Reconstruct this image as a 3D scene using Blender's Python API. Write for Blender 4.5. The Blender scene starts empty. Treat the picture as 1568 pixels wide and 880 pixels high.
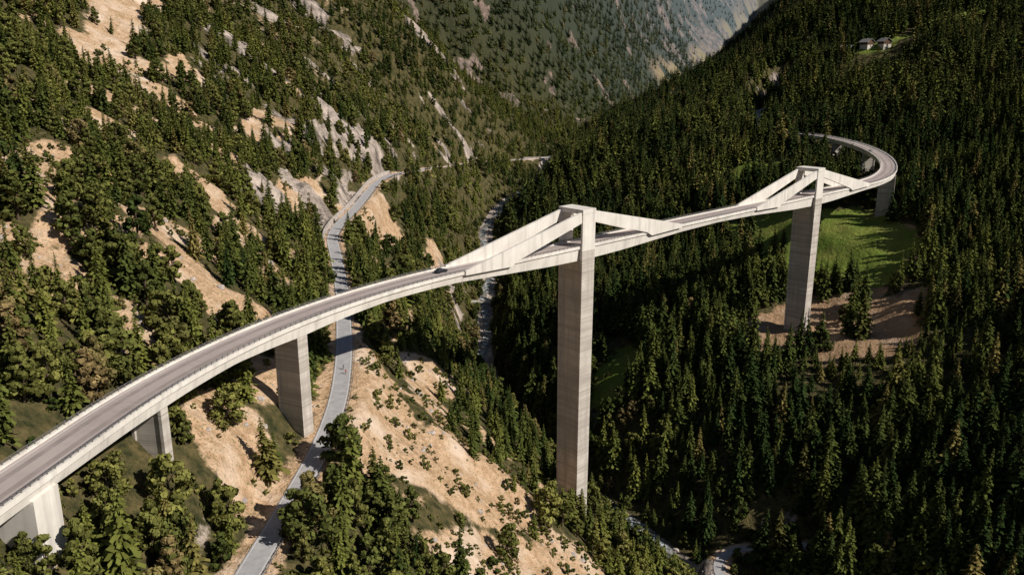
import bpy, math, numpy as np, bmesh
from mathutils import Vector, Matrix
rng=np.random.RandomState(7)
sc=bpy.context.scene
# ---------------------------------------------------------------- helpers
def link(o,parent=None):
    sc.collection.objects.link(o)
    if parent: o.parent=parent
    return o
def mesh_obj(name,v,f,mat=None,parent=None,smooth=False):
    me=bpy.data.meshes.new(name); me.from_pydata([tuple(map(float,p)) for p in v],[],[tuple(int(i) for i in q) for q in f]); me.update()
    o=bpy.data.objects.new(name,me); link(o,parent)
    if mat: me.materials.append(mat)
    if smooth: me.polygons.foreach_set('use_smooth',[True]*len(me.polygons))
    return o
def empty(name,loc=(0,0,0)):
    e=bpy.data.objects.new(name,None); e.location=loc; link(e); e.empty_display_size=1; return e
class NT:
    def __init__(s,m): s.t=m.node_tree; s.n=s.t.nodes; s.l=s.t.links
    def node(s,ty,**k):
        n=s.n.new(ty)
        for a,b in k.items(): setattr(n,a,b)
        return n
    def link(s,a,b): s.l.new(a,b)
def newmat(name,rough=.9):
    m=bpy.data.materials.new(name); m.use_nodes=True; t=NT(m); b=t.n['Principled BSDF']
    b.inputs['Roughness'].default_value=rough
    b.inputs['Specular IOR Level'].default_value=.2
    return m,t,b
def c4(c): return (c[0],c[1],c[2],1)
def mix(t,fac,a,b,blend='MIX'):
    n=t.n.new('ShaderNodeMix'); n.data_type='RGBA'; n.blend_type=blend
    for idx,v in ((0,fac),(6,a),(7,b)):
        if isinstance(v,bpy.types.NodeSocket): t.link(v,n.inputs[idx])
        else: n.inputs[idx].default_value = v if idx==0 else c4(v)
    return n.outputs[2]
def noise(t,scale,detail=4,vec=None,rough=.6):
    n=t.node('ShaderNodeTexNoise'); n.inputs['Scale'].default_value=scale; n.inputs['Detail'].default_value=detail; n.inputs['Roughness'].default_value=rough
    if vec is not None: t.link(vec,n.inputs['Vector'])
    return n.outputs['Fac']
def ramp(t,fac,a,b,c=0,d=1):
    n=t.node('ShaderNodeMapRange'); n.inputs[1].default_value=a; n.inputs[2].default_value=b; n.inputs[3].default_value=c; n.inputs[4].default_value=d; t.link(fac,n.inputs[0]); return n.outputs[0]
def pos(t,scale=(1,1,1)):
    g=t.node('ShaderNodeNewGeometry'); m=t.node('ShaderNodeMapping'); m.inputs['Scale'].default_value=scale
    t.link(g.outputs['Position'],m.inputs['Vector']); return m.outputs['Vector']
def bump(t,b,h,strength=.5,dist=.5):
    n=t.node('ShaderNodeBump'); n.inputs['Strength'].default_value=strength; n.inputs['Distance'].default_value=dist
    t.link(h,n.inputs['Height']); t.link(n.outputs[0],b.inputs['Normal'])
def haze_tint(t,c,k=.5):
    # distance haze painted into the base colour, blue-grey growing along world Y
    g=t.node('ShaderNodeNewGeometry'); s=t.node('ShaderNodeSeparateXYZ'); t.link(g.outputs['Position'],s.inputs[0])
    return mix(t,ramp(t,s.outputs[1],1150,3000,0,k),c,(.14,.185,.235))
def simple(name,col,rough=.8,var=.25,scale=1.0,metal=0):
    m,t,b=newmat(name,rough); n=noise(t,scale,4,pos(t))
    c=mix(t,ramp(t,n,.3,.7),tuple(x*(1-var) for x in col),tuple(min(1,x*(1+var)) for x in col))
    t.link(c,b.inputs['Base Color']); b.inputs['Metallic'].default_value=metal; return m
TB=rng.rand(256,256)
def vn(x,y):
    xi=np.floor(x).astype(int); yi=np.floor(y).astype(int); fx=x-xi; fy=y-yi
    fx=fx*fx*fx*(fx*(fx*6-15)+10); fy=fy*fy*fy*(fy*(fy*6-15)+10)
    a=TB[xi&255,yi&255]; b=TB[(xi+1)&255,yi&255]; c=TB[xi&255,(yi+1)&255]; d=TB[(xi+1)&255,(yi+1)&255]
    return (a*(1-fx)+b*fx)*(1-fy)+(c*(1-fx)+d*fx)*fy
def fbm(x,y,s,o=4,off=0,ridge=False):
    r=0;a=1;t=0
    for i in range(o):
        n=vn((x*math.cos(i)+y*math.sin(i))/s+off+17.3*i,(-x*math.sin(i)+y*math.cos(i))/s+off*1.7+5.1*i)
        if ridge: n=1-np.abs(2*n-1)
        r=r+a*n; t+=a; a*=.5; s/=2.03
    return r/t
def sst(x,a,b):
    t=np.clip((x-a)/(b-a),0,1); return t*t*(3-2*t)
# ---------------------------------------------------------------- terrain data
RIV=np.array([(150,60,-222),(125,160,-216),(110,250,-212),(71,315,-205),(40,360,-201),(12,405,-198),(0,432,-195),(-10,470,-190),(-18,499,-185),(-20,560,-175),(-17,635,-160),(-24,722,-140),(-11,775,-128),(22,830,-117),(38,920,-110),(62,1000,-106),(150,1200,-97),(230,1500,-75),(369,1900,-40),(590,2500,30),(890,3200,160),(1100,4200,900)],float)
ROWS={
60:[(-900,430),(-600,265),(-300,80),(-180,5),(-110,-50),(-84,-72),(-52,-101),(0,-142),(60,-185),(150,-222),(210,-180),(330,-95),(600,90),(1500,500)],
125:[(-900,430),(-600,260),(-300,78),(-180,0),(-110,-52),(-84,-74),(-52,-99),(0,-138),(60,-185),(132,-216),(180,-180),(300,-98),(600,90),(1500,500)],
160:[(-900,430),(-600,250),(-300,75),(-150,-20),(-100,-56),(-73,-77),(-51,-97.5),(-15,-122),(40,-165),(125,-215),(170,-180),(300,-100),(600,90),(1500,500)],
205:[(-900,420),(-600,240),(-300,72),(-160,-22),(-110,-54),(-80,-78),(-57,-90),(-49,-95),(-31,-109),(20,-155),(60,-188),(118,-213),(165,-175),(300,-103),(600,80),(1500,500)],
260:[(-900,410),(-600,230),(-300,66),(-170,-18),(-110,-55),(-65,-89),(-55,-92),(-30,-112),(10,-150),(50,-187),(104,-211),(150,-178),(220,-142),(300,-108),(600,80),(1500,500)],
300:[(-900,400),(-600,225),(-300,62),(-170,-20),(-110,-60),(-75,-87),(-62,-90.5),(-30,-116),(0,-148),(24,-174),(50,-193),(80,-207),(110,-192),(150,-172),(220,-137),(320,-97),(600,70),(1500,500)],
360:[(-900,390),(-600,215),(-300,58),(-170,-25),(-95,-80),(-78,-87),(-50,-108),(-10,-150),(40,-201),(75,-182),(110,-162),(160,-148),(220,-128),(320,-88),(600,65),(1500,490)],
420:[(-900,380),(-600,210),(-300,50),(-180,-22),(-102,-80),(-91,-84),(-50,-125),(-20,-165),(6,-197),(50,-166),(100,-145),(150,-136),(175,-134),(230,-118),(320,-80),(600,60),(1500,480)],
500:[(-900,390),(-600,215),(-300,62),(-180,-12),(-102,-75),(-90,-80),(-55,-125),(-18,-185),(30,-165),(90,-140),(150,-118),(210,-100),(240,-92),(330,-60),(600,60),(1500,480)],
560:[(-900,400),(-600,220),(-300,72),(-180,0),(-102,-70),(-90,-77),(-55,-120),(-20,-175),(30,-155),(100,-128),(200,-95),(250,-80),(300,-68),(400,-20),(700,110),(1500,470)],
635:[(-900,410),(-600,235),(-300,85),(-170,0),(-95,-55),(-72,-79),(-45,-118),(-17,-160),(40,-138),(120,-105),(200,-78),(260,-70),(330,-42),(500,35),(800,150),(1500,450)],
722:[(-900,420),(-600,250),(-300,95),(-160,5),(-90,-55),(-64,-84),(-45,-108),(-24,-140),(40,-115),(120,-80),(200,-59),(260,-52),(330,-25),(500,40),(800,150),(1500,420)],
830:[(-900,440),(-600,280),(-300,120),(-141,22),(-85,-35),(-55,-80),(-38,-96),(22,-117),(70,-88),(130,-62),(200,-47),(350,5),(600,80),(1000,200),(1500,400)],
920:[(-900,420),(-600,290),(-300,145),(-141,48),(-85,0),(-40,-55),(0,-95),(38,-110),(80,-80),(165,-44),(250,-18),(400,30),(700,130),(1500,400)],
1000:[(-900,420),(-600,300),(-300,172),(-166,72),(-100,22),(-26,-52),(25,-92),(62,-106),(100,-74),(165,-39),(239,-10),(338,45),(500,110),(900,260),(1500,420)],
1110:[(-900,250),(-600,160),(-300,80),(-100,-15),(0,-60),(60,-90),(110,-102),(165,-70),(220,-35),(270,-10),(370,62),(600,160),(1500,450)],
1250:[(-900,420),(-600,380),(-300,280),(-100,140),(0,50),(90,-40),(163,-93),(230,-60),(300,-12),(415,88),(700,230),(1500,500)],
1500:[(-900,800),(-600,750),(-300,560),(-100,380),(0,270),(120,80),(230,-75),(300,-40),(420,40),(600,170),(900,350),(1600,700)],
1900:[(-900,1300),(-300,1000),(0,700),(150,400),(280,50),(369,-40),(470,-10),(620,110),(900,330),(1600,800)],
2500:[(-900,1600),(0,1200),(300,540),(480,110),(590,30),(720,70),(900,220),(1300,600),(2200,1100)],
3200:[(-900,1800),(300,1300),(600,800),(800,330),(890,160),(1000,210),(1300,500),(2200,1200)],
4200:[(-900,2100),(600,1600),(1100,1100),(1500,1300),(2500,1700)]}
UG=np.arange(-3400,3400.1,5.); YG=np.arange(-200,4500,10.)
ks=sorted(ROWS); RT=[]
for k in ks:
    xr=np.interp(k,RIV[:,1],RIV[:,0]); a=np.array(ROWS[k],float)
    x=a[:,0]-xr; z=a[:,1]
    x=np.concatenate([[x[0]-2500],x,[x[-1]+2500]]); z=np.concatenate([[z[0]+1100],z,[z[-1]+900]])
    RT.append(np.interp(UG,x,z))
RT=np.array(RT)
T=np.empty((len(YG),len(UG)))
for j in range(len(UG)): T[:,j]=np.interp(YG,ks,RT[:,j])
def gblur(A,sig,ax):
    r=int(3*sig); k=np.exp(-.5*(np.arange(-r,r+1)/sig)**2); k/=k.sum()
    P=np.pad(A,[(r,r) if i==ax else (0,0) for i in range(2)],mode='edge')
    out=0
    for i,w in enumerate(k): out=out+w*(P[i:i+A.shape[0],:] if ax==0 else P[:,i:i+A.shape[1]])
    return out
T=gblur(gblur(T,1.0,1),1.6,0)
def dense(P,step):
    P=np.array(P,float); d=np.concatenate([[0],np.cumsum(np.hypot(*(P[1:,:2]-P[:-1,:2]).T))])
    s=np.arange(0,d[-1],step); A=np.stack([np.interp(s,d,P[:,i]) for i in range(P.shape[1])],1)
    k=np.array([1,2,3,2,1.])/9
    Q=A.copy()
    for _ in range(2):
        for i in range(A.shape[1]): Q[2:-2,i]=np.convolve(Q[:,i],k,'valid')
    return Q
ROADP=[(-60,60,-101),(-55,110,-99.5),(-52,153,-98),(-50.6,169,-97),(-48.8,198,-95.5),(-50,226,-94),(-55,260,-92),(-67.6,322,-89),(-82,380,-86),(-91,412,-84),(-92,445,-82.5),(-90,476,-81),(-91,557,-77),(-86,590,-76),(-72,635,-79),(-66,700,-84),(-55,780,-92),(-45,830,-96),(-20,880,-99),(10,905,-100),(38,918,-99),(75,922,-94),(125,900,-88)]
ROAD=dense(ROADP,6); RIVD=dense(RIV[:17],7)
FROAD=dense([(232,690,-55),(222,725,-54.8),(220,760,-54),(228,800,-51),(250,860,-46),(290,900,-40)],6)
LOWR=dense([(92,262,-198),(84,285,-198),(83,303,-199),(92,314,-199),(112,312,-196),(124,306,-192)],4)
def near(P,X,Y):
    D=np.full(X.shape,1e9); Z=np.zeros(X.shape)
    for a,b in zip(P[:-1],P[1:]):
        dx,dy=b[0]-a[0],b[1]-a[1]; L=dx*dx+dy*dy
        t=np.clip(((X-a[0])*dx+(Y-a[1])*dy)/L,0,1)
        d=np.hypot(X-a[0]-t*dx,Y-a[1]-t*dy); m=d<D
        D=np.where(m,d,D); Z=np.where(m,a[2]+t*(b[2]-a[2]),Z)
    return D,Z
# bridge centreline : s=0 first pylon, s=174 second pylon
H0=math.radians(43.6); DZ=-64.
def head(s):
    if s<-55: return H0+min(-55-s,137)/200
    if s>229: return H0+(min(s,500)-229)/200
    return H0
PX={}
def integ():
    p=np.array([23.7,300.]); PX[0]=p.copy()
    for s in range(0,490): h=head(s+.5); p=p+np.array([math.cos(h),math.sin(h)]); PX[s+1]=p.copy()
    p=np.array([23.7,300.])
    for s in range(0,-310,-1): h=head(s-.5); p=p-np.array([math.cos(h),math.sin(h)]); PX[s-1]=p.copy()
integ()
def dz(s): return DZ+9*float(sst(np.array(float(s)),250,470))
def cl(s):
    i=int(math.floor(s)); f=s-i; p=PX[i]*(1-f)+PX[i+1]*f; return p[0],p[1]
BR=np.array([(*cl(s),dz(s)) for s in np.arange(-300,480,8.)])
PIERS={0:-175,174:-136,-125:-90,-176:-77,301:-93,381:-74,431:-65}
def height(X,Y):
    xr=np.interp(Y,RIV[:,1],RIV[:,0]); u=X-xr
    fi=np.clip((Y-YG[0])/10,0,len(YG)-1.001); fj=np.clip((u-UG[0])/5,0,len(UG)-1.001)
    i=fi.astype(int); j=fj.astype(int); a=fi-i; b=fj-j
    Z=(T[i,j]*(1-b)+T[i,j+1]*b)*(1-a)+(T[i+1,j]*(1-b)+T[i+1,j+1]*b)*a
    dr,zr=near(ROAD,X,Y); dv,zv=near(RIVD,X,Y); dw,zw=near(LOWR,X,Y); df,zf=near(FROAD,X,Y)
    db=np.full(X.shape,1e9)
    for s in PIERS:
        p=cl(s); db=np.minimum(db,np.hypot(X-p[0],Y-p[1]))
    damp=sst(dr,4,40)*sst(dv,5,50)*sst(db,8,50)*.85+.15
    Z=Z+damp*((fbm(X,Y,110,3)-.5)*18+(fbm(X,Y,30,3,9)-.5)*9*sst(db,4,25))
    Z=Z+(fbm(X,Y,8,2,31)-.5)*1.8*sst(dr,4,10)
    # gullies and rock ribs running down the left flank
    lf0=sst(-u,60,130)*(1-sst(Y,900,1050))*sst(dr,15,60)
    Z=Z+lf0*(fbm(X*.35,Y,62,4,44,True)-.55)*17
    rk=sst(X,-175,-125)*(1-sst(X,-98,-93))*sst(Y,330,400)*(1-sst(Y,640,720))
    Z=Z+rk*(fbm(X,Y,26,4,3,True)-.5)*20
    far=sst(Y,1050,1450)*sst(np.abs(u),20,240)*np.where(u<0,1,.25)
    p=(X+Y*.9)*.72; q=(X-Y)*.72
    Z=Z+far*((fbm(p,q*.35,230,5,2,True)-.6)*290+(fbm(p,q*.8,70,5,5,True)-.5)*110)
    lf=sst(Y,480,700)*(1-sst(Y,980,1100))*(u<-60)*sst(-u,60,160)
    Z=Z+lf*(fbm(X*.5,Y,120,4,12,True)-.5)*30
    rs=sst(u,120,260)*sst(Y,500,800)*(1-sst(Y,1500,1900)); Z=Z+rs*(fbm(X,Y,160,4,66,True)-.5)*26
    w=1-sst(dv,4,30); Z=Z*(1-w)+zv*w-(1-sst(dv,3,8))*.8
    w=1-sst(dr,4.8,15); Z=Z*(1-w)+zr*w
    w=1-sst(dw,4,12); Z=Z*(1-w)+zw*w
    w=1-sst(df,8,25); Z=Z*(1-w)+zf*w
    a0=BR[BR[:,1]<103]; dd,zz=near(a0,X,Y); w=1-sst(dd,6,15); Z=Z*(1-w)+(zz-.6)*w
    return Z,dr,dv,dw,df
def axis(segs):
    o=[]
    for a,b,s in segs: o+=list(np.arange(a,b,s))
    return np.array(o)
XA=axis([(-1900,-900,22),(-900,-360,8),(-360,-200,4),(-200,280,2.5),(280,520,4),(520,1200,8),(1200,2600,22)])
YA=axis([(-80,90,12),(90,460,2.5),(460,720,3.2),(720,1100,5),(1100,2200,8),(2200,4400,18)])
GX,GY=np.meshgrid(XA,YA); GZ,gdr,gdv,gdw,gdf=height(GX,GY)
ny,nx=GX.shape
def hz(x,y):
    i=np.clip(np.searchsorted(YA,y)-1,0,ny-2); j=np.clip(np.searchsorted(XA,x)-1,0,nx-2)
    a=(y-YA[i])/(YA[i+1]-YA[i]); b=(x-XA[j])/(XA[j+1]-XA[j])
    return (GZ[i,j]*(1-b)+GZ[i,j+1]*b)*(1-a)+(GZ[i+1,j]*(1-b)+GZ[i+1,j+1]*b)*a
SL=np.hypot(np.gradient(GZ,YA,axis=0),np.gradient(GZ,XA,axis=1))
def samp(A,x,y):
    i=np.clip(np.searchsorted(YA,y)-1,0,ny-2); j=np.clip(np.searchsorted(XA,x)-1,0,nx-2); return A[i,j]
def ell(X,Y,cx,cy,rx,ry,rot=0,soft=.35):
    c,s=math.cos(math.radians(rot)),math.sin(math.radians(rot)); dx,dy=X-cx,Y-cy
    wob=(fbm(X,Y,14,3,cx)-.5)*.9
    r=np.hypot((dx*c+dy*s)/rx,(-dx*s+dy*c)/ry)+wob
    return 1-sst(r,1-soft,1+soft*.3)
DRY=[(-124,200,23,14,0),(-106,318,9,24,0),(-139,335,7,26,10),(-225,482,20,65,10),(-270,560,18,65,10),(-97,200,8,10,0),(-112,240,6,12,0),(-150,275,9,15,0),(-112,165,9,9,0),(-190,400,10,28,0),(-88,190,6,9,0),(-168,330,6,20,0),(-105,265,6,10,0),(-88,300,6,14,0),(-92,350,7,16,0),
     (-66,180,9,17,20),(146,416,30,27,-10),(192,408,32,17,12),(166,432,34,16,10),(176,388,26,12,0),(-48,540,10,22,0),(-20,232,18,40,-35),(-42,245,10,30,10),(5,215,15,40,-35),(15,285,10,14,0),(-78,490,9,45,0),(-112,430,9,60,0),(222,465,8,40,-20),(-30,310,10,25,-20)]
GRN=[(196,496,50,58,20),(172,555,22,24,0),(186,640,26,20,0),(58,420,15,24,-20),(368,850,36,15,20),(455,870,45,14,10),(330,800,22,9,0),(250,560,14,26,0)]
def cover(X,Y,Z,S):
    u=X-np.interp(Y,RIV[:,1],RIV[:,0])
    dry=np.zeros(X.shape); grn=np.zeros(X.shape)
    for e in DRY: dry=np.maximum(dry,ell(X,Y,*e))
    for e in GRN: grn=np.maximum(grn,ell(X,Y,*e))
    left=(u<-20)&(Y<980)
    n=fbm(X,Y,24,4,40); dry=np.maximum(dry,left*sst(n,.57,.65)*.9*sst(Y,175,215)*(1-.6*sst(Y,560,700))*(1-sst(S,1.0,1.3)))
    rock=np.zeros(X.shape)
    rk=sst(X,-165,-120)*(1-sst(X,-90,-84))*sst(Y,340,430)*(1-sst(Y,640,700))
    rock=np.maximum(rock,rk*sst(fbm(X,Y,20,4,8),.44,.55))
    p=(X+Y*.9)*.72; q=(X-Y)*.72
    n2=fbm(p,q*.5,70,5,77)*.5+fbm(p,q*.7,22,4,31)*.5
    rock=np.maximum(rock,sst(Y,1040,1200)*sst(n2,.535,.60)*np.where(u<0,1,.12))
    rock=np.maximum(rock,left*sst(Y,450,600)*(u<-60)*sst(fbm(X*.5,Y,24,4,55),.60,.68)*.9)
    rock=np.maximum(rock,sst(S,1.5,2.1)*(Y<1000)*sst(fbm(X,Y,20,3,5),.5,.65)*.7)
    calm=sst(u,-70,-45)*sst(Y,560,620)*(Y<980)*(u<5); dry=dry*(1-.9*calm); rock=rock*(1-.85*calm)
    far=sst(Y,1600,1800)*(1-sst(np.abs(u-50),60,140))*sst(fbm(X,Y,70,3,4),.35,.5)
    grn=np.maximum(grn,far*.45); dry=np.maximum(dry,far*.6)
    alp=sst(Y,2100,2600)*sst(fbm(X,Y,110,4,14),.52,.66); dry=np.maximum(dry,alp*.4)
    return dry,grn,rock
CD,CG,CR=cover(GX,GY,GZ,SL)
dirt=np.maximum(1-sst(gdr,4,7.5),1-sst(gdw,3,6))
CD=np.maximum(CD,dirt*.8)
CR=np.maximum(CR,(1-sst(gdv,4,8))*.8)
me=bpy.data.meshes.new('valley_terrain')
me.vertices.add(nx*ny); me.vertices.foreach_set('co',np.stack([GX,GY,GZ],-1).astype('f').ravel())
I=np.arange(ny*nx).reshape(ny,nx); F=np.stack([I[:-1,:-1],I[:-1,1:],I[1:,1:],I[1:,:-1]],-1).reshape(-1,4)
me.loops.add(F.size); me.loops.foreach_set('vertex_index',F.ravel().astype('i'))
me.polygons.add(len(F)); me.polygons.foreach_set('loop_start',np.arange(0,F.size,4,dtype='i')); me.polygons.foreach_set('loop_total',np.full(len(F),4,dtype='i'))
me.polygons.foreach_set('use_smooth',np.ones(len(F),bool)); me.update(calc_edges=True)
ca=me.color_attributes.new('cover','FLOAT_COLOR','POINT'); ca.data.foreach_set('color',np.stack([CD,CG,CR,np.ones_like(CD)],-1).astype('f').ravel())
terr=link(bpy.data.objects.new('valley_terrain',me))
m,t,b=newmat('terrain_ground',.95)
at=t.node('ShaderNodeAttribute'); at.attribute_name='cover'; sp=t.node('ShaderNodeSeparateColor'); t.link(at.outputs['Color'],sp.inputs[0])
P=pos(t); n1=noise(t,.35,5,P,.65); n2=noise(t,.06,3,P); n3=noise(t,1.6,2,P,.7)
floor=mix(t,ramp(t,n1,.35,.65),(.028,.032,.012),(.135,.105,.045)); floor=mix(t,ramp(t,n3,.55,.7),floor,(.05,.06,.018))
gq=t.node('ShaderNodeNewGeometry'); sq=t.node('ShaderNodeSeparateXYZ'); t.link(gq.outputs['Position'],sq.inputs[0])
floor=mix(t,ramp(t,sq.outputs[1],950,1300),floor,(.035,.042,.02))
dry=mix(t,ramp(t,n1,.3,.7),(.35,.215,.12),(.69,.48,.32)); dry=mix(t,ramp(t,n3,.54,.66),dry,(.16,.15,.055)); dry=mix(t,ramp(t,n2,.5,.7),dry,(.69,.55,.43))
# trodden, browner soil around the second pylon (east of the stream)
dry=mix(t,ramp(t,sq.outputs[0],95,125,0,.6),dry,(.30,.18,.10))
grn=mix(t,ramp(t,n2,.35,.65),(.12,.20,.025),(.25,.26,.06)); grn=mix(t,ramp(t,n3,.4,.7),grn,(.15,.17,.03))
rn=noise(t,.09,6,pos(t,(1,1,.5)),.7)
rock=mix(t,ramp(t,rn,.38,.62),(.12,.10,.09),(.58,.48,.42)); rock=mix(t,ramp(t,n3,.55,.7),rock,(.12,.12,.07))
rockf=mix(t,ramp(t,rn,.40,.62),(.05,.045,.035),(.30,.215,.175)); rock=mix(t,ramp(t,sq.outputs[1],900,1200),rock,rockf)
nb=t.node('ShaderNodeMath',operation='MULTIPLY_ADD'); t.link(n1,nb.inputs[0]); nb.inputs[1].default_value=.9; nb.inputs[2].default_value=-.45
def addn(s,a,bb):
    q=t.node('ShaderNodeMath',operation='ADD'); t.link(s,q.inputs[0]); t.link(nb.outputs[0],q.inputs[1]); return ramp(t,q.outputs[0],a,bb)
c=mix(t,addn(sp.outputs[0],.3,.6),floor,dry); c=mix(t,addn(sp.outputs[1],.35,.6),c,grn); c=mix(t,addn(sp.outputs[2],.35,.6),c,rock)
t.link(haze_tint(t,c,.5),b.inputs['Base Color']); bump(t,b,n1,1.0,1.8); me.materials.append(m)
# ---------------------------------------------------------------- trees
def quads(C,A,B,sh):
    V=np.stack([C-A-B*.8,C+A*.9-B,C+A+B*.7,C-A*.8+B],1)
    return V.reshape(-1,3),np.repeat(sh,4)
def rdir(n):
    v=rng.normal(size=(n,3)); return v/np.linalg.norm(v,axis=1)[:,None]
def frustum_tube(p0,p1,r0,r1,n=5):
    p0=np.array(p0,float);p1=np.array(p1,float); d=p1-p0; d/=np.linalg.norm(d)
    a=np.cross(d,[.3,.9,.1]); a/=np.linalg.norm(a); b=np.cross(d,a); v=[]
    for p,r in ((p0,r0),(p1,r1)):
        for k in range(n):
            q=2*math.pi*k/n; v.append(p+r*(a*math.cos(q)+b*math.sin(q)))
    return v,[(k,(k+1)%n,n+(k+1)%n,n+k) for k in range(n)]
def build_tree(name,leaves,tubes,mats,loc,scale):
    V=[];Fc=[];sh=[];mi=[]
    for LV,LS in leaves:
        o=len(V); V+=list(LV); sh+=list(LS); Fc+=[(o+4*i,o+4*i+1,o+4*i+2,o+4*i+3) for i in range(len(LV)//4)]; mi+=[0]*(len(LV)//4)
    for v,f in tubes:
        o=len(V); V+=list(v); sh+=[.5]*len(v); Fc+=[tuple(o+i for i in q) for q in f]; mi+=[1]*len(f)
    ob=mesh_obj(name,V,Fc)
    for mm in mats: ob.data.materials.append(mm)
    ob.data.polygons.foreach_set('material_index',mi)
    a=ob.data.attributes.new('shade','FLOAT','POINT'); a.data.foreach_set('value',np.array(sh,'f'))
    ob.location=loc; ob.scale=(scale,)*3; return ob
def foliage(name,dark,light,dry):
    m,t,b=newmat(name,.85); t.n.remove(b)
    b=t.node('ShaderNodeBsdfDiffuse')
    ti=t.node('ShaderNodeAttribute',attribute_type='INSTANCER',attribute_name='tint'); sh=t.node('ShaderNodeAttribute',attribute_name='shade')
    oi=t.node('ShaderNodeObjectInfo')
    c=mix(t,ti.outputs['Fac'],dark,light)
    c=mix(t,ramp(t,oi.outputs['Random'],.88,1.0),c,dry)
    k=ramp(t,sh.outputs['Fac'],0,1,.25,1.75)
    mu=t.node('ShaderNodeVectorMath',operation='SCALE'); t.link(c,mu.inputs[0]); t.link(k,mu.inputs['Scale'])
    t.link(haze_tint(t,mu.outputs[0],.38),b.inputs['Color'])
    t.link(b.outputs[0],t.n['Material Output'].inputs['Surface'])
    return m
bark=simple('bark',(.10,.07,.05),.95)
mcon=foliage('conifer_needles',(.022,.036,.011),(.125,.132,.03),(.15,.12,.04))
mbro=foliage('broadleaf_leaves',(.04,.055,.015),(.155,.15,.042),(.18,.13,.06))
def conifer(name,levels,nb,R,loc,scale,segs=3):
    C=[];A=[];B=[];S=[]
    for i in range(levels):
        t_=(i+.5)/levels; z=.07+.93*t_; R0=R*((1-t_)**.8)*(.75+.5*rng.rand())+.008
        nn=max(4,int(nb*(1-.55*t_)))
        a0=rng.rand()*6.3
        for k in range(nn):
            if rng.rand()<.08: continue
            an=a0+6.283*k/nn+rng.normal()*.22; r=R0*(.65+.6*rng.rand()); d=np.array([math.cos(an),math.sin(an),0]); tg=np.array([-d[1],d[0],0])
            for q in range(segs):
                p=(q+.6)/segs
                c=d*r*p+np.array([0,0,z-.38*r*p*p+rng.normal()*.006])
                ax=(d+np.array([0,0,-.55*p+rng.normal()*.2])); ax/=np.linalg.norm(ax)
                roll=rng.normal()*.6; bx=tg*math.cos(roll)+np.array([0,0,1])*math.sin(roll)
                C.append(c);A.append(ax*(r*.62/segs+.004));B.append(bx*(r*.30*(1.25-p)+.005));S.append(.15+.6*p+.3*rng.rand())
    L=quads(np.array(C),np.array(A),np.array(B),np.array(S))
    tb=[frustum_tube((0,0,-.06),(0,0,.98),.016,.002)]
    return build_tree(name,[L],tb,[mcon,bark],loc,scale)
def crown(name,lobes,per,leaf,wid,lo,loc,scale,mat,flat=.75,point=0.):
    Ls=[];tb=[frustum_tube((0,0,-.08),(.01,.0,.5),.026,.015,6),frustum_tube((.01,0,.48),(0,.01,.85),.015,.004,5)]
    for i in range(lobes):
        f=(i+.5)/lobes; h=lo+(1-lo-.07)*f; rr=wid*math.sqrt(max(.05,1-((f-.32)/.72)**2))*(1-point*f)
        an=i*2.4+rng.rand(); ro=rr*(.45+.55*rng.rand()) if i<lobes-1 else 0
        c=np.array([ro*math.cos(an),ro*math.sin(an),h+rng.normal()*.02]); s=wid*(.30+.25*rng.rand())*(1-.3*f-point*.3*f)
        n=rdir(per); rad=s*(.55+.6*rng.rand(per)); Cc=c+n*rad[:,None]*np.array([1,1,flat])
        a=rdir(per); a=a-n*(a*n).sum(1)[:,None]*.4; a/=np.linalg.norm(a,axis=1)[:,None]; b_=np.cross(n,a); b_/=np.linalg.norm(b_,axis=1)[:,None]
        sz=leaf*(.5+.9*rng.rand(per))[:,None]
        br=.2+.5*rng.rand()
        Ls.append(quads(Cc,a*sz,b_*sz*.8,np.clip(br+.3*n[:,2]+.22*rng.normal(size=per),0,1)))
        tb.append(frustum_tube((0,0,max(.12,h-.22)),c,.009,.003,4))
    return build_tree(name,Ls,tb,[mat,bark],loc,scale)
def at_(x,y): return (x,y,float(hz(np.array([x]),np.array([y]))[0])-.3)
P0=[conifer('spruce_tree',26,10,.17,at_(255,400),20),conifer('spruce_tree.001',22,9,.20,at_(263,413),19),conifer('spruce_tree.002',28,9,.145,at_(246,411),22),
    crown('pine_tree',16,80,.032,.25,.18,at_(-150,221),13,mbro,.7,.55),crown('deciduous_tree',16,95,.031,.33,.14,at_(-141,230),11,mbro,.8),crown('pine_tree.001',13,85,.032,.22,.22,at_(-156,234),14,mbro,.8,.35),
    crown('shrub',7,50,.08,.55,.05,at_(-98,222),2,mbro,.8),
    conifer('larch_tree',11,7,.19,at_(-210,640),14,2)]
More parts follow.
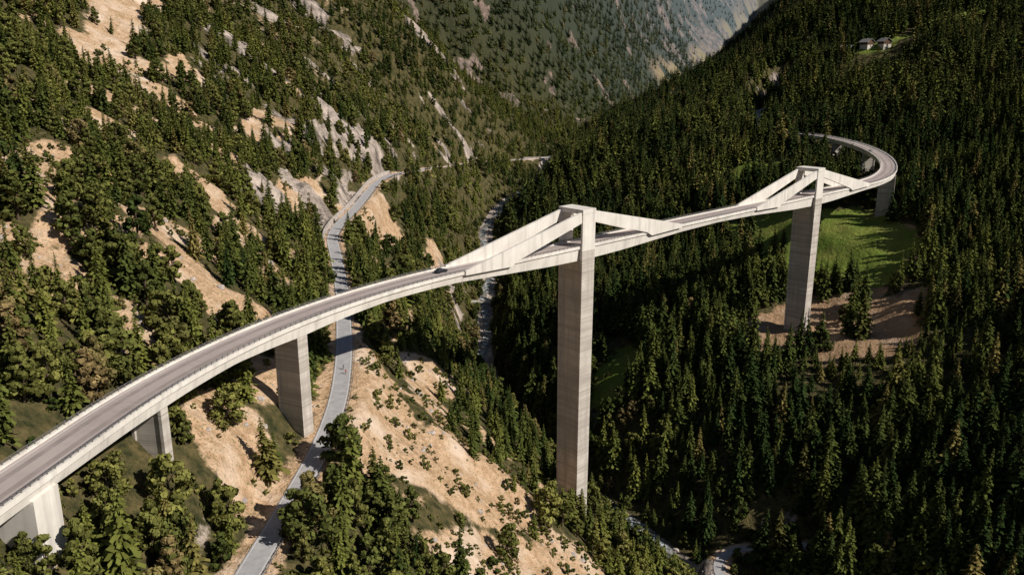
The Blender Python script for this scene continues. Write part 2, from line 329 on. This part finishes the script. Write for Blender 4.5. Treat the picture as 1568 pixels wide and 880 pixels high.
def gn_forest(name,XY,Z,kind,scl,tint,protos):
    n=len(Z); me=bpy.data.meshes.new(name); me.vertices.add(n)
    me.vertices.foreach_set('co',np.stack([XY[:,0],XY[:,1],Z],1).astype('f').ravel())
    def A(nm,ty,data,key='value'):
        a=me.attributes.new(nm,ty,'POINT'); a.data.foreach_set(key,data)
    A('rot','FLOAT_VECTOR',np.stack([rng.normal(size=n)*.04,rng.normal(size=n)*.04,rng.rand(n)*6.28],1).astype('f').ravel(),'vector')
    w=np.maximum(scl,5*(scl>3.5))*(.8+.45*rng.rand(n)); A('scl','FLOAT_VECTOR',np.stack([w,w,scl],1).astype('f').ravel(),'vector')
    A('tint','FLOAT',np.clip(tint,0,1).astype('f'))
    for k in sorted(set(kind.tolist())): A('is_%d'%k,'BOOLEAN',(kind==k))
    ob=link(bpy.data.objects.new(name,me))
    g=bpy.data.node_groups.new(name+'_gn','GeometryNodeTree'); g.interface.new_socket('Geometry',in_out='INPUT',socket_type='NodeSocketGeometry'); g.interface.new_socket('Geometry',in_out='OUTPUT',socket_type='NodeSocketGeometry')
    gi=g.nodes.new('NodeGroupInput'); go=g.nodes.new('NodeGroupOutput'); jn=g.nodes.new('GeometryNodeJoinGeometry')
    def na(nm,ty):
        q=g.nodes.new('GeometryNodeInputNamedAttribute'); q.data_type=ty; q.inputs['Name'].default_value=nm; return q.outputs[0]
    r=na('rot','FLOAT_VECTOR'); s_=na('scl','FLOAT_VECTOR')
    for k in sorted(set(kind.tolist())):
        oi=g.nodes.new('GeometryNodeObjectInfo'); oi.inputs['Object'].default_value=protos[k]; oi.inputs['As Instance'].default_value=True; oi.transform_space='ORIGINAL'
        ip=g.nodes.new('GeometryNodeInstanceOnPoints')
        g.links.new(gi.outputs[0],ip.inputs['Points']); g.links.new(na('is_%d'%k,'BOOLEAN'),ip.inputs['Selection']); g.links.new(oi.outputs['Geometry'],ip.inputs['Instance'])
        g.links.new(r,ip.inputs['Rotation']); g.links.new(s_,ip.inputs['Scale']); g.links.new(ip.outputs[0],jn.inputs[0])
    g.links.new(jn.outputs[0],go.inputs[0]); mo=ob.modifiers.new('scatter','NODES'); mo.node_group=g; return ob
TH=math.radians(15)
def cand(y0,y1,sp,mx=1.12):
    xs=np.arange(-y1*.85-60,y1*.85+60,sp); ys=np.arange(y0,y1,sp); X,Y=np.meshgrid(xs,ys); X=X.ravel()+rng.uniform(-.48,.48,X.size)*sp; Y=Y.ravel()+rng.uniform(-.48,.48,Y.size)*sp
    m=(X>XA[2])&(X<XA[-3]); X,Y=X[m],Y[m]; Z=hz(X,Y)
    d=Y*math.cos(TH)-Z*math.sin(TH); up=Y*math.sin(TH)+Z*math.cos(TH)
    m=(d>5)&(np.abs(X/d)<.6125*mx+14/d)&(up/d<.344*1.1)&(up/d>-.344*1.1-14/d)
    return X[m],Y[m],Z[m]
allf={'mixed_forest':[], 'distant_forest':[], 'shrubs':[]}
for (y0,y1,sp,grp) in ((60,620,5.4,'mixed_forest'),(620,1150,6.9,'mixed_forest'),(1150,2300,9.5,'distant_forest'),(2300,3300,14,'distant_forest')):
    X,Y,Z=cand(y0,y1,sp); n=len(X); S=samp(SL,X,Y); D,G,R=cover(X,Y,Z,S)
    u=X-np.interp(Y,RIV[:,1],RIV[:,0]); left=u<-8
    dr,_=near(ROAD,X,Y); dv,_=near(RIVD,X,Y); dw,_=near(LOWR,X,Y); df,_=near(FROAD,X,Y); db,zb=near(BR,X,Y)
    dens=1-np.clip(D*1.05+G*1.3+R*np.where(Y>1000,.85,.75),0,.985)
    dens=dens*np.where(left&(Y<1000),np.where(Y<215,.98,.91),.97)
    dens=dens*np.where((~left)&(Y<620),.78+.22*sst(fbm(X,Y,40,3,81),.35,.5),1)
    bare=(left)&(X>-44)&(Y>192)&(Y<300)&(X<20); dens=np.where(bare,dens*.45,dens)
    keep=(rng.rand(n)<dens)&(dr>np.where(Y>370,7.0,5.2))&(dv>4.6)&(dw>4.5)&(df>8)
    pn=fbm(X,Y,45,3,60)
    broad=np.where(left,.36,.06)+np.where(left&(Y<200),.2,0)+np.where((dv<40)&(Y<900),.35,0)
    broad=np.where(Y>700,.12,broad)+(pn-.5)*1.0
    isb=rng.rand(n)<broad
    hgt=np.where(isb,rng.uniform(7,14,n),np.where(left,rng.uniform(8,18,n),rng.uniform(13,27,n)))
    hgt*=(.75+.5*fbm(X,Y,70,2,90))
    if grp=='distant_forest': hgt=rng.uniform(11,20,n)*(1-.35*sst(Y,1900,3000))
    cap=np.where(db<10,zb-6-Z,99); cap=np.where(dv<14,np.minimum(cap,9.5),cap); cap=np.where(dw<9,np.minimum(cap,6),cap)
    cap=np.where(ell(X,Y,362,822,55,26,20)>.4,np.minimum(cap,6),cap); cap=np.where(ell(X,Y,178,368,50,20)>.3,np.minimum(cap,12),cap)
    hgt=np.minimum(hgt,cap*rng.uniform(.8,1,n)); keep&=hgt>3.6
    for s,zb_ in PIERS.items():
        p=cl(s); dd=np.hypot(X-p[0],Y-p[1]); keep&=dd>8.5
    p=cl(-125); keep&=~((X-p[0]>-6)&(X-p[0]<9)&(Y<p[1]+3)&(Y>p[1]-20))
    kind=np.where(isb|(hgt<6.5),rng.choice([3,4,5],n),rng.choice([0,1,2],n))
    if y0>=620: kind=np.where(isb,rng.choice([3,5],n),np.where(rng.rand(n)<.6,7,rng.choice([0,1,2],n)))
    if grp=='distant_forest': kind=np.full(n,7)
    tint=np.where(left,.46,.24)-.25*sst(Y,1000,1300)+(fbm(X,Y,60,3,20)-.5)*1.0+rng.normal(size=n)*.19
    allf[grp].append(tuple(a[keep] for a in (X,Y,Z,kind,hgt,tint)))
X,Y,Z=cand(90,480,2.4); n=len(X); S=samp(SL,X,Y); D,G,R=cover(X,Y,Z,S); u=X-np.interp(Y,RIV[:,1],RIV[:,0])
dr,_=near(ROAD,X,Y); dv,_=near(RIVD,X,Y); dw,_=near(LOWR,X,Y); db,zb=near(BR,X,Y)
keep=(u<60)&(dr>4.2)&(dv>4)&(dw>3.5)&(rng.rand(n)<(.08+.6*sst(fbm(X,Y,12,3,70),.48,.60))*(1-.6*R)*np.where((D>.3)|(Y<210),1,.5))&~((db<8)&(zb-Z<6))
for s in PIERS:
    p=cl(s); keep&=np.hypot(X-p[0],Y-p[1])>7
allf['shrubs'].append(tuple(a[keep] for a in (X,Y,Z,np.full(n,6),rng.uniform(.7,3.1,n)*(.4+.8*rng.rand(n)),.5+rng.normal(size=n)*.3)))
for nm,L in allf.items():
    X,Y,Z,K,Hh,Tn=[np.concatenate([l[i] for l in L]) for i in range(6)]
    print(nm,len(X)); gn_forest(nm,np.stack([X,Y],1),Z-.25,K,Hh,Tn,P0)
# ---------------------------------------------------------------- bridge
def concrete(name,a,bc,lines=True):
    m,t,b=newmat(name,.85); n=noise(t,.12,6,pos(t),.65); st=noise(t,1.0,4,pos(t,(.5,.5,.03)),.6)
    c=mix(t,ramp(t,n,.3,.7),a,bc); c=mix(t,ramp(t,st,.5,.8),c,tuple(x*.72 for x in a))
    if lines:
        w2=noise(t,1.0,2,pos(t,(.01,.01,.55))); c=mix(t,ramp(t,w2,.45,.7),c,tuple(x*.86 for x in a))
        w3=noise(t,1.0,0,pos(t,(.003,.003,2.2))); c=mix(t,ramp(t,w3,.62,.72),c,tuple(x*.82 for x in a))
    t.link(c,b.inputs['Base Color']); bump(t,b,noise(t,3,3,pos(t)),.2,.05); return m
cg=concrete('girder_concrete',(.64,.595,.55),(.81,.765,.71),False); cp=concrete('pier_concrete',(.43,.385,.345),(.64,.585,.53))
m,t,b=newmat('deck_asphalt',.9); n=noise(t,.6,5,pos(t)); n2=noise(t,.05,3,pos(t))
c=mix(t,ramp(t,n,.3,.7),(.35,.295,.28),(.42,.36,.345)); c=mix(t,ramp(t,n2,.4,.65),c,(.45,.385,.365)); t.link(c,b.inputs['Base Color']); masph=m
mold=simple('old_road_asphalt',(.38,.37,.38),.9,.16,.5); mwhite=simple('road_marking',(.72,.70,.68),.7,.1,3); msteel=simple('rail_steel',(.28,.27,.27),.5,.15,4,.6)
bridge=empty('concrete_road_bridge',(23.7,300,DZ))
def br_child(o): 
    o.parent=bridge; o.matrix_parent_inverse=Matrix.Translation((-23.7,-300,-DZ)); return o
def sweep(name,ss,prof,mat,closed=True,post=br_child):
    V=[];Fc=[];n=None
    for s in ss:
        x,y=cl(s); h=head(s); z=dz(s); p=prof(s); n=len(p)
        for o,zz in p: V.append((x+math.sin(h)*o,y-math.cos(h)*o,z+zz))
    k=n if closed else n-1
    for i in range(len(ss)-1):
        for j in range(k): a=i*n+j; b2=i*n+(j+1)%n; Fc.append((a,b2,b2+n,a+n))
    if closed: Fc.append(tuple(range(n))[::-1]); Fc.append(tuple(range((len(ss)-1)*n,len(ss)*n)))
    return post(mesh_obj(name,V,Fc,mat))
DS=[-300,-212,-176,-150,-125,-90,-60,-20,0,20,60,87,114,154,174,194,232,264,301,340,381,431,485]
DD=[2.6,2.6,3.1,2.7,3.7,2.7,2.9,4.7,5.1,4.7,2.9,2.4,2.9,4.7,5.1,4.7,2.9,2.7,3.7,2.8,3.2,2.8,2.6]
def gir(s):
    D=float(np.interp(s,DS,DD)); return [(-4.9,0),(4.9,0),(4.9,-.6),(4.45,-.8),(4.0,-D),(-4.0,-D),(-4.45,-.8),(-4.9,-.6)]
st=[float(s) for s in np.arange(-292,481,3)]
sweep('deck_girder',st,gir,cg)
sweep('asphalt',st,lambda s:[(-4.45,.03),(4.45,.03)],masph,False)
def bx(V,Fc,c,h,l,w,z0,z1):
    ca,sa=math.cos(h),math.sin(h); o=len(V)
    for z in (z0,z1):
        for a,b_ in ((-l,-w),(l,-w),(l,w),(-l,w)): V.append((c[0]+ca*a+sa*b_,c[1]+sa*a-ca*b_,z))
    Fc+=[(o,o+3,o+2,o+1),(o+4,o+5,o+6,o+7)]+[(o+k,o+(k+1)%4,o+4+(k+1)%4,o+4+k) for k in range(4)]
for i,sg in enumerate((-1,1)):
    sweep('parapet_%d'%i,st,lambda s:[(sg*4.36,-.15),(sg*4.36,.42),(sg*4.97,.46),(sg*4.97,-.55)] ,cg)
    sweep('edge_line_%d'%i,st,lambda s:[(sg*3.55,.036),(sg*3.72,.036)],mwhite,False)
    V=[];Fc=[]
    for s in np.arange(-290,479,2.0):
        x,y=cl(s); h=head(s); bx(V,Fc,(x+math.sin(h)*sg*4.7,y-math.cos(h)*sg*4.7),h,.07,.07,dz(s)+.4,dz(s)+1.15)
    br_child(mesh_obj('rail_posts_%d'%i,V,Fc,msteel))
    for q,zz in enumerate((.75,1.12)):
        sweep('rail_%d_%d'%(i,q),st,lambda s:[(sg*4.66,zz),(sg*4.66,zz+.09),(sg*4.75,zz+.09),(sg*4.75,zz)],msteel)
mworn=simple('worn_asphalt',(.31,.265,.25),.8,.15,.3)
sweep('tyre_tracks',st,lambda s:[(-2.4,.034),(-1.2,.034)],mworn,False)
sweep('tyre_tracks_far',st,lambda s:[(1.2,.034),(2.4,.034)],mworn,False)
def local(s): x,y=cl(s); h=head(s); return lambda L,O,z:(x+math.cos(h)*L+math.sin(h)*O,y+math.sin(h)*L-math.cos(h)*O,z)
def boxl(V,Fc,lf,L0,L1,O0,O1,z0,z1):
    o=len(V)
    for z in (z0,z1):
        for L,O in ((L0,O0),(L1,O0),(L1,O1),(L0,O1)): V.append(lf(L,O,z))
    Fc+=[(o,o+1,o+2,o+3),(o+4,o+7,o+6,o+5)]+[(o+k,o+4+k,o+4+(k+1)%4,o+(k+1)%4) for k in range(4)]
def shaft(name,s,w,tk,ztop,zbot,taper,rec=.45,fl=1.1):
    lf=local(s); V=[];Fc=[]; pr=[(tk,-w),(tk,-w+fl),(tk-rec,-w+fl+.2),(tk-rec,w-fl-.2),(tk,w-fl),(tk,w),(-tk,w),(-tk,w-fl),(-tk+rec,w-fl-.2),(-tk+rec,-w+fl+.2),(-tk,-w+fl),(-tk,-w)]
    zs=np.linspace(ztop,zbot,14); n=len(pr)
    for i,z in enumerate(zs):
        k=1+(taper-1)*i/13
        for L,O in pr: V.append(lf(L*k,O*k,z))
    for i in range(13):
        for j in range(n): a=i*n+j; b2=i*n+(j+1)%n; Fc.append((a,b2,b2+n,a+n))
    Fc.append(tuple(range(n)))
    return br_child(mesh_obj(name,V,Fc,cp))
HT=13.7
for i,(s,zb) in enumerate(((0,-175),(174,-136))):
    lf=local(s); z=dz(s)
    shaft('pylon_shaft_%d'%i,s,5.85,3.4,z-1.3,zb-12,.9)
    V=[];Fc=[]
    for sg in (-1,1):
        a,b_=sorted((sg*4.98,sg*5.85)); boxl(V,Fc,lf,-3.4,3.4,a,b_,z-1.3,z+HT-1.6)
    boxl(V,Fc,lf,-3.5,3.5,-5.95,5.95,z+HT-1.6,z+HT)
    br_child(mesh_obj('pylon_portal_%d'%i,V,Fc,cg))
    V=[];Fc=[]
    for sg in (-1,1):
        for dr_ in (-1,1):
            pts=[(3.0,HT-.8),(58,.75),(58,-.7),(38,-1.2),(35,.35),(3.0,HT-4.6)]
            for_o=(sg*4.52,sg*5.5); o=len(V); n=len(pts)
            for O in for_o:
                for L,zz in pts: V.append(lf(dr_*L,O,z+zz))
            Fc.append((o,o+1,o+4,o+5)); Fc.append((o+1,o+2,o+3,o+4)); Fc.append((o+n+5,o+n+4,o+n+1,o+n)); Fc.append((o+n+4,o+n+3,o+n+2,o+n+1))
            for j in range(n): Fc.append((o+j,o+n+j,o+n+(j+1)%n,o+(j+1)%n))
    br_child(mesh_obj('stay_walls_%d'%i,V,Fc,cg))
for i,(s,w,tk,zb) in enumerate(((-125,3.9,1.9,-100),(-176,3.6,1.2,-86),(301,4.6,2.4,-102),(381,4.0,1.6,-85),(431,3.8,1.4,-75))):
    shaft('approach_pier_%d'%i,s,w,tk,dz(s)-float(np.interp(s,DS,DD))+.1,zb,1.03,.3,.7)
V=[];Fc=[]
for s in (-213,476):
    lf=local(s); boxl(V,Fc,lf,-3,3,-4.6,4.7,dz(s)-18,dz(s)-2.3)
br_child(mesh_obj('abutments',V,Fc,cg))
# ---------------------------------------------------------------- roads & river
def ribbon(name,P,w,dzv,mat,lines=False,drop=.25):
    P=np.array(P); d=np.gradient(P[:,:2],axis=0); d/=np.linalg.norm(d,axis=1)[:,None]; nrm=np.stack([d[:,1],-d[:,0]],1)
    prof=[(-w-.25,dzv-drop-.3),(-w,dzv),(w,dzv),(w+.25,dzv-drop-.3)]
    V=[];Fc=[]
    for i,p in enumerate(P):
        for o,z in prof: V.append((p[0]+nrm[i,0]*o,p[1]+nrm[i,1]*o,p[2]+z))
    for i in range(len(P)-1):
        for j in range(3): a=i*4+j; Fc.append((a,a+1,a+5,a+4))
    ob=mesh_obj(name,V,Fc,mat)
    if lines:
        V=[];Fc=[]
        for i,p in enumerate(P):
            for o in (-w+.35,-w+.47,w-.47,w-.35): V.append((p[0]+nrm[i,0]*o,p[1]+nrm[i,1]*o,p[2]+dzv+.006))
        for i in range(len(P)-1):
            for j in (0,2): a=i*4+j; Fc.append((a,a+1,a+5,a+4))
        l=mesh_obj('edge_lines',V,Fc,mwhite); l.parent=ob
    return ob
ribbon('old_mountain_road',ROAD,2.7,.22,mold,True)
ribbon('upper_road',FROAD,4.5,.1,masph,True)
ribbon('forest_road',LOWR,2.0,.2,mold)
V=[];Fc=[]
RR=dense(ROAD,3.0); d=np.gradient(RR[:,:2],axis=0); d/=np.linalg.norm(d,axis=1)[:,None]
for p,q in zip(RR,d):
    if 120<p[1]<600: bx(V,Fc,(p[0]+q[1]*3.4,p[1]-q[0]*3.4),math.atan2(q[1],q[0]),.08,.08,p[2]-.2,p[2]+.95); bx(V,Fc,(p[0]+q[1]*3.4,p[1]-q[0]*3.4),math.atan2(q[1],q[0]),1.5,.04,p[2]+.6,p[2]+.85)
mesh_obj('guard_rail',V,Fc,msteel)
mrock=simple('boulder_rock',(.42,.37,.34),.9,.35,.6)
V=[];Fc=[]
sel=[(p,q) for p,q in zip(RR,d) if 392<p[1]<600]
for p,q in sel:
    for o_,z_ in ((4.2,-.3),(4.2,2.6),(4.9,2.7),(5.1,-.5)): V.append((p[0]-q[1]*o_,p[1]+q[0]*o_,p[2]+z_))
for i in range(len(sel)-1):
    for j in range(3): a=i*4+j; Fc.append((a,a+1,a+5,a+4))
mesh_obj('retaining_wall',V,Fc,mrock)
m,t,b=newmat('river_water',.25); n=noise(t,.45,6,pos(t),.7); n2=noise(t,.12,4,pos(t))
c=mix(t,ramp(t,n,.48,.60),(.05,.065,.062),(.58,.60,.62)); c=mix(t,ramp(t,n2,.47,.6),c,(.20,.185,.165)); t.link(c,b.inputs['Base Color']); bump(t,b,n,.7,.5)
Rv=RIVD[RIVD[:,1]<1000].copy(); Rv[:,2]-=.1; Rv[:,0]+=3*np.sin(Rv[:,1]*.06)
ribbon('mountain_river',Rv,2.5,0,m)
bm=bmesh.new(); bmesh.ops.create_icosphere(bm,subdivisions=2,radius=.5)
for v in bm.verts: v.co*=1+.35*(rng.rand()-.5); v.co.z*=.75
mb=bpy.data.meshes.new('boulder'); bm.to_mesh(mb); bm.free(); mb.materials.append(mrock)
bo=link(bpy.data.objects.new('boulder',mb)); bo.location=at_(-60,168); bo.scale=(2,2,2)
X,Y,Z=cand(90,900,2.6); D,G,R=cover(X,Y,Z,samp(SL,X,Y)); dv,_=near(RIVD,X,Y); dr,_=near(ROAD,X,Y); db,zb=near(BR,X,Y)
pr=np.where(dv<6.5,.35,0)+np.where((R>.4)&(X<0),.16,0)+np.where((D>.5)&(X<30)&(Y<320),.06,0)
k=(rng.rand(len(X))<pr)&(dr>4.5)&~((db<7)&(zb-Z<4)); n=int(k.sum())
gn_forest('boulder_scree',np.stack([X[k],Y[k]],1),Z[k],np.zeros(n,int),np.minimum(rng.gamma(2,.5,n)+.4,3.4),np.zeros(n),[bo])
# ---------------------------------------------------------------- chalets
mwood=simple('chalet_wood',(.13,.075,.045),.85,.3,2); mplas=simple('chalet_plaster',(.62,.58,.52),.9,.1,1); mslate=simple('slate_roof',(.26,.255,.25),.7,.3,1.5); mglass=simple('window_glass',(.04,.05,.06),.2,.1,1)
def chalet(x,y,rot,w=4,l=5,h=4.8):
    z=float(hz(np.array([x]),np.array([y]))[0]); e=empty('wooden_chalet',(x,y,z)); e.rotation_euler=(0,0,rot)
    def B(n,x0,x1,y0,y1,z0,z1,mt):
        v=[(a,b,c_) for c_ in (z0,z1) for a,b in ((x0,y0),(x1,y0),(x1,y1),(x0,y1))]
        o=mesh_obj(n,v,[(3,2,1,0),(4,5,6,7)]+[(k,(k+1)%4,4+(k+1)%4,4+k) for k in range(4)],mt); o.parent=e
    B('stone_base',-w,w,-l,l,-5,2.2,mplas)
    V=[(a,b,c_) for b in (-l-.1,l+.1) for a,c_ in ((-w-.1,2.2),(w+.1,2.2),(w+.1,h),(0,h+2.6),(-w-.1,h))]
    o=mesh_obj('timber_walls',V,[(0,1,2,3,4),(9,8,7,6,5)]+[(k,5+k,5+(k+1)%5,(k+1)%5) for k in range(5)],mwood); o.parent=e
    V=[(a,b,c_) for b in (-l-1.,l+1.) for a,c_ in ((0,h+2.95),(w+1.3,h-.45),(w+1.3,h-.15),(0,h+3.25),(-w-1.3,h-.15),(-w-1.3,h-.45))]
    o=mesh_obj('roof',V,[(0,1,2,3),(0,3,4,5),(9,8,7,6),(11,10,9,6)]+[(k,6+k,6+(k+1)%6,(k+1)%6) for k in range(6)],mslate); o.parent=e
    for i,a in enumerate((-2.4,0,2.4)):
        B('window_%d'%i,a-.5,a+.5,-l-.16,-l-.1,3.0,4.2,mglass)
        B('side_window_%d'%i,w+.1,w+.16,a*1.3-.5,a*1.3+.5,3.0,4.2,mglass)
    B('door',-.5,.5,-l-.06,-l,0,2,mwood); B('chimney',1.2,1.9,1,1.7,h+1.2,h+3.6,mplas)
for q in ((345,846,.4),(330,858,1.3),(359,839,.2),(178,935,.6),(196,742,.3),(112,470,.9)): chalet(*q)
ab=empty('stone_arch_bridge',(38,918,-98.9)); V=[];Fc=[]
xs=np.linspace(-26,26,27)
for yy in (-3.6,3.6):
    for x in xs: V.append((x,yy,.1))
    for x in xs: V.append((x,yy,-16+ (11.5*math.sqrt(max(0,1-(x/13)**2)) if abs(x)<13 else -3)))
N=27
for f in (0,1):
    o=f*2*N
    for i in range(N-1): Fc.append((o+i,o+i+1,o+N+i+1,o+N+i))
for i in range(N-1): Fc+=[(i,i+1,2*N+i+1,2*N+i),(N+i,N+i+1,3*N+i+1,3*N+i)]
o=mesh_obj('arch_wall',V,Fc,mrock); o.parent=ab; ab.rotation_euler=(0,0,.2)
fb=empty('foot_bridge',(-17,585,-168)); 
for nm,z0,z1,y0,y1 in (('planks',0,.4,-1.2,1.2),('rail_near',.4,1.3,-1.25,-1.1),('rail_far',.4,1.3,1.1,1.25)):
    v=[(a,b_,c_) for c_ in (z0,z1) for a,b_ in ((-14,y0),(14,y0),(14,y1),(-14,y1))]
    o=mesh_obj(nm,v,[(3,2,1,0),(4,5,6,7)]+[(k,(k+1)%4,4+(k+1)%4,4+k) for k in range(4)],mplas); o.parent=fb
# ---------------------------------------------------------------- car
def car(name,s,off,col):
    x,y=cl(s); e=empty(name,(x+math.sin(head(s))*off,y-math.cos(head(s))*off,dz(s)+.04)); e.rotation_euler=(0,0,head(s))
    mp,t,b=newmat(name+'_paint',.3); b.inputs['Base Color'].default_value=c4(col); b.inputs['Coat Weight'].default_value=.6
    body=[(-2.15,.3),(-2.2,.75),(-2.0,.95),(-1.2,1.0),(1.0,.98),(1.9,.85),(2.2,.65),(2.2,.3)]
    def ext(nm,pr,w0,w1,mt):
        n=len(pr); V=[]
        for sg in (-1,1):
            for (a,c_) in pr: V.append((a,sg*(w0 if c_<.96 else w1),c_))
        o=mesh_obj(nm,V,[tuple(range(n)),tuple(range(2*n-1,n-1,-1))]+[(k,n+k,n+(k+1)%n,(k+1)%n) for k in range(n)],mt); o.parent=e
        bv=o.modifiers.new('b','BEVEL'); bv.width=.06; bv.segments=2; return o
    ext('body',body,.88,.84,mp); ext('glasshouse',[(-1.75,.9),(-1.25,1.38),(.15,1.4),(.95,.9)],.80,.62,mglass); ext('roof',[(-1.3,1.36),(-1.15,1.45),(.05,1.46),(.2,1.38)],.66,.64,mp)
    mt=simple(name+'_tyre',(.02,.02,.02),.9)
    for i,(a,w) in enumerate(((-1.35,.8),(1.35,.8),(-1.35,-.8),(1.35,-.8))):
        v,f=frustum_tube((a,w-.11,.33),(a,w+.11,.33),.33,.33,18); f=list(f)+[tuple(range(18)),tuple(range(18,36))]; o=mesh_obj('wheel_%d'%i,v,f,mt); o.parent=e
    for i,w in enumerate((-.6,.6)):
        v=[(2.19,w-.15,.6),(2.24,w-.15,.6),(2.24,w+.15,.6),(2.19,w+.15,.6),(2.12,w-.15,.75),(2.2,w-.15,.75),(2.2,w+.15,.75),(2.12,w+.15,.75)]
        o=mesh_obj('headlamp_%d'%i,v,[(3,2,1,0),(4,5,6,7)]+[(k,(k+1)%4,4+(k+1)%4,4+k) for k in range(4)],mwhite); o.parent=e
car('hatchback_car',-63,-.9,(.02,.022,.03))
car('estate_car',372,-1.9,(.6,.6,.6))
mskin=simple('skin',(.5,.32,.24),.6,.05)
def cyclist(x,y,z,rot,col):
    e=empty('cyclist',(x,y,z)); e.rotation_euler=(0,0,rot); mj=simple('jersey',col,.8,.1); mf=simple('bicycle_frame',(.05,.05,.06),.4,.1)
    def skin(nm,vs,es,rs,mt):
        o=mesh_obj(nm,vs,[],mt,e); o.data.edges.add(len(es)); o.data.edges.foreach_set('vertices',[i for q in es for i in q]); o.data.update()
        o.modifiers.new('s','SKIN')
        for v,r in zip(o.data.skin_vertices[0].data,rs): v.radius=(r,r)
        o.data.skin_vertices[0].data[0].use_root=True
        o.modifiers.new('ss','SUBSURF').levels=1
    vs=[(-.15,0,1.0),(.08,0,1.3),(.22,0,1.48),(.27,0,1.55),(.32,0,1.68),(.2,.19,1.42),(.36,.24,1.2),(.52,.22,1.02),(.2,-.19,1.42),(.36,-.24,1.2),(.52,-.22,1.02)]
    skin('upper_body',vs,[(0,1),(1,2),(2,3),(3,4),(2,5),(5,6),(6,7),(2,8),(8,9),(9,10)],[.15,.16,.14,.06,.10,.06,.045,.035,.06,.045,.035],mj)
    vs=[(-.15,0,.97),(-.12,.1,.93),(.22,.11,.82),(.05,.11,.38),(.17,.11,.3),(-.12,-.1,.93),(.2,-.11,.68),(-.05,-.11,.2),(.08,-.11,.14)]
    skin('legs',vs,[(0,1),(1,2),(2,3),(3,4),(0,5),(5,6),(6,7),(7,8)],[.13,.10,.07,.045,.035,.10,.07,.045,.035],mskin)
    for i,xx in enumerate((-.5,.52)):
        bpy.ops.mesh.primitive_torus_add(major_radius=.33,minor_radius=.02,major_segments=24,minor_segments=6,location=(xx,0,.34),rotation=(math.pi/2,0,0)); o=bpy.context.object; o.name='wheel_%d'%i; o.data.materials.append(mf); o.parent=e
    V=[];Fc=[]
    for a,b_ in (((-.5,0,.34),(-.2,0,.9)),((-.5,0,.34),(0,0,.3)),((0,0,.3),(-.2,0,.92)),((0,0,.3),(.4,0,.85)),((-.2,0,.85),(.4,0,.88)),((.4,0,.95),(.52,0,.34)),((.5,-.22,1.0),(.5,.22,1.0)),((.4,0,.95),(.5,0,1.0))):
        v,f=frustum_tube(a,b_,.02,.02,6); o_=len(V); V+=v; Fc+=[tuple(o_+i for i in q) for q in f]
    o=mesh_obj('frame',V,Fc,mf); o.parent=e
cyclist(-51.4,243,-92.78,math.radians(-75),(.5,.08,.06)); cyclist(-52.8,246.5,-92.6,math.radians(-75),(.1,.15,.35))
# ---------------------------------------------------------------- light, world, camera
EL=math.radians(38); az=math.atan2(-.42,.91)
sd=Vector((math.cos(az)*math.cos(EL),math.sin(az)*math.cos(EL),math.sin(EL)))
L=bpy.data.lights.new('sun','SUN'); L.energy=5; L.angle=math.radians(.5); L.color=(1,.935,.83); so=link(bpy.data.objects.new('sun',L)); so.rotation_euler=sd.to_track_quat('Z','Y').to_euler()
w=bpy.data.worlds.new('World'); sc.world=w; w.use_nodes=True; nt=w.node_tree; sk=nt.nodes.new('ShaderNodeTexSky'); sk.sky_type='NISHITA'; sk.sun_disc=False; sk.sun_elevation=EL; sk.sun_rotation=math.pi/2-az; sk.altitude=1400
nt.links.new(sk.outputs[0],nt.nodes['Background'].inputs[0]); nt.nodes['Background'].inputs[1].default_value=.05
cd=bpy.data.cameras.new('camera'); cd.sensor_width=36; cd.lens=36*1280/1568; cd.clip_start=1; cd.clip_end=9000
co=link(bpy.data.objects.new('camera',cd)); co.location=(0,0,0); co.rotation_euler=(math.radians(75),0,0); sc.camera=co
sc.view_settings.view_transform='Standard'; sc.view_settings.look='None'; sc.view_settings.exposure=0
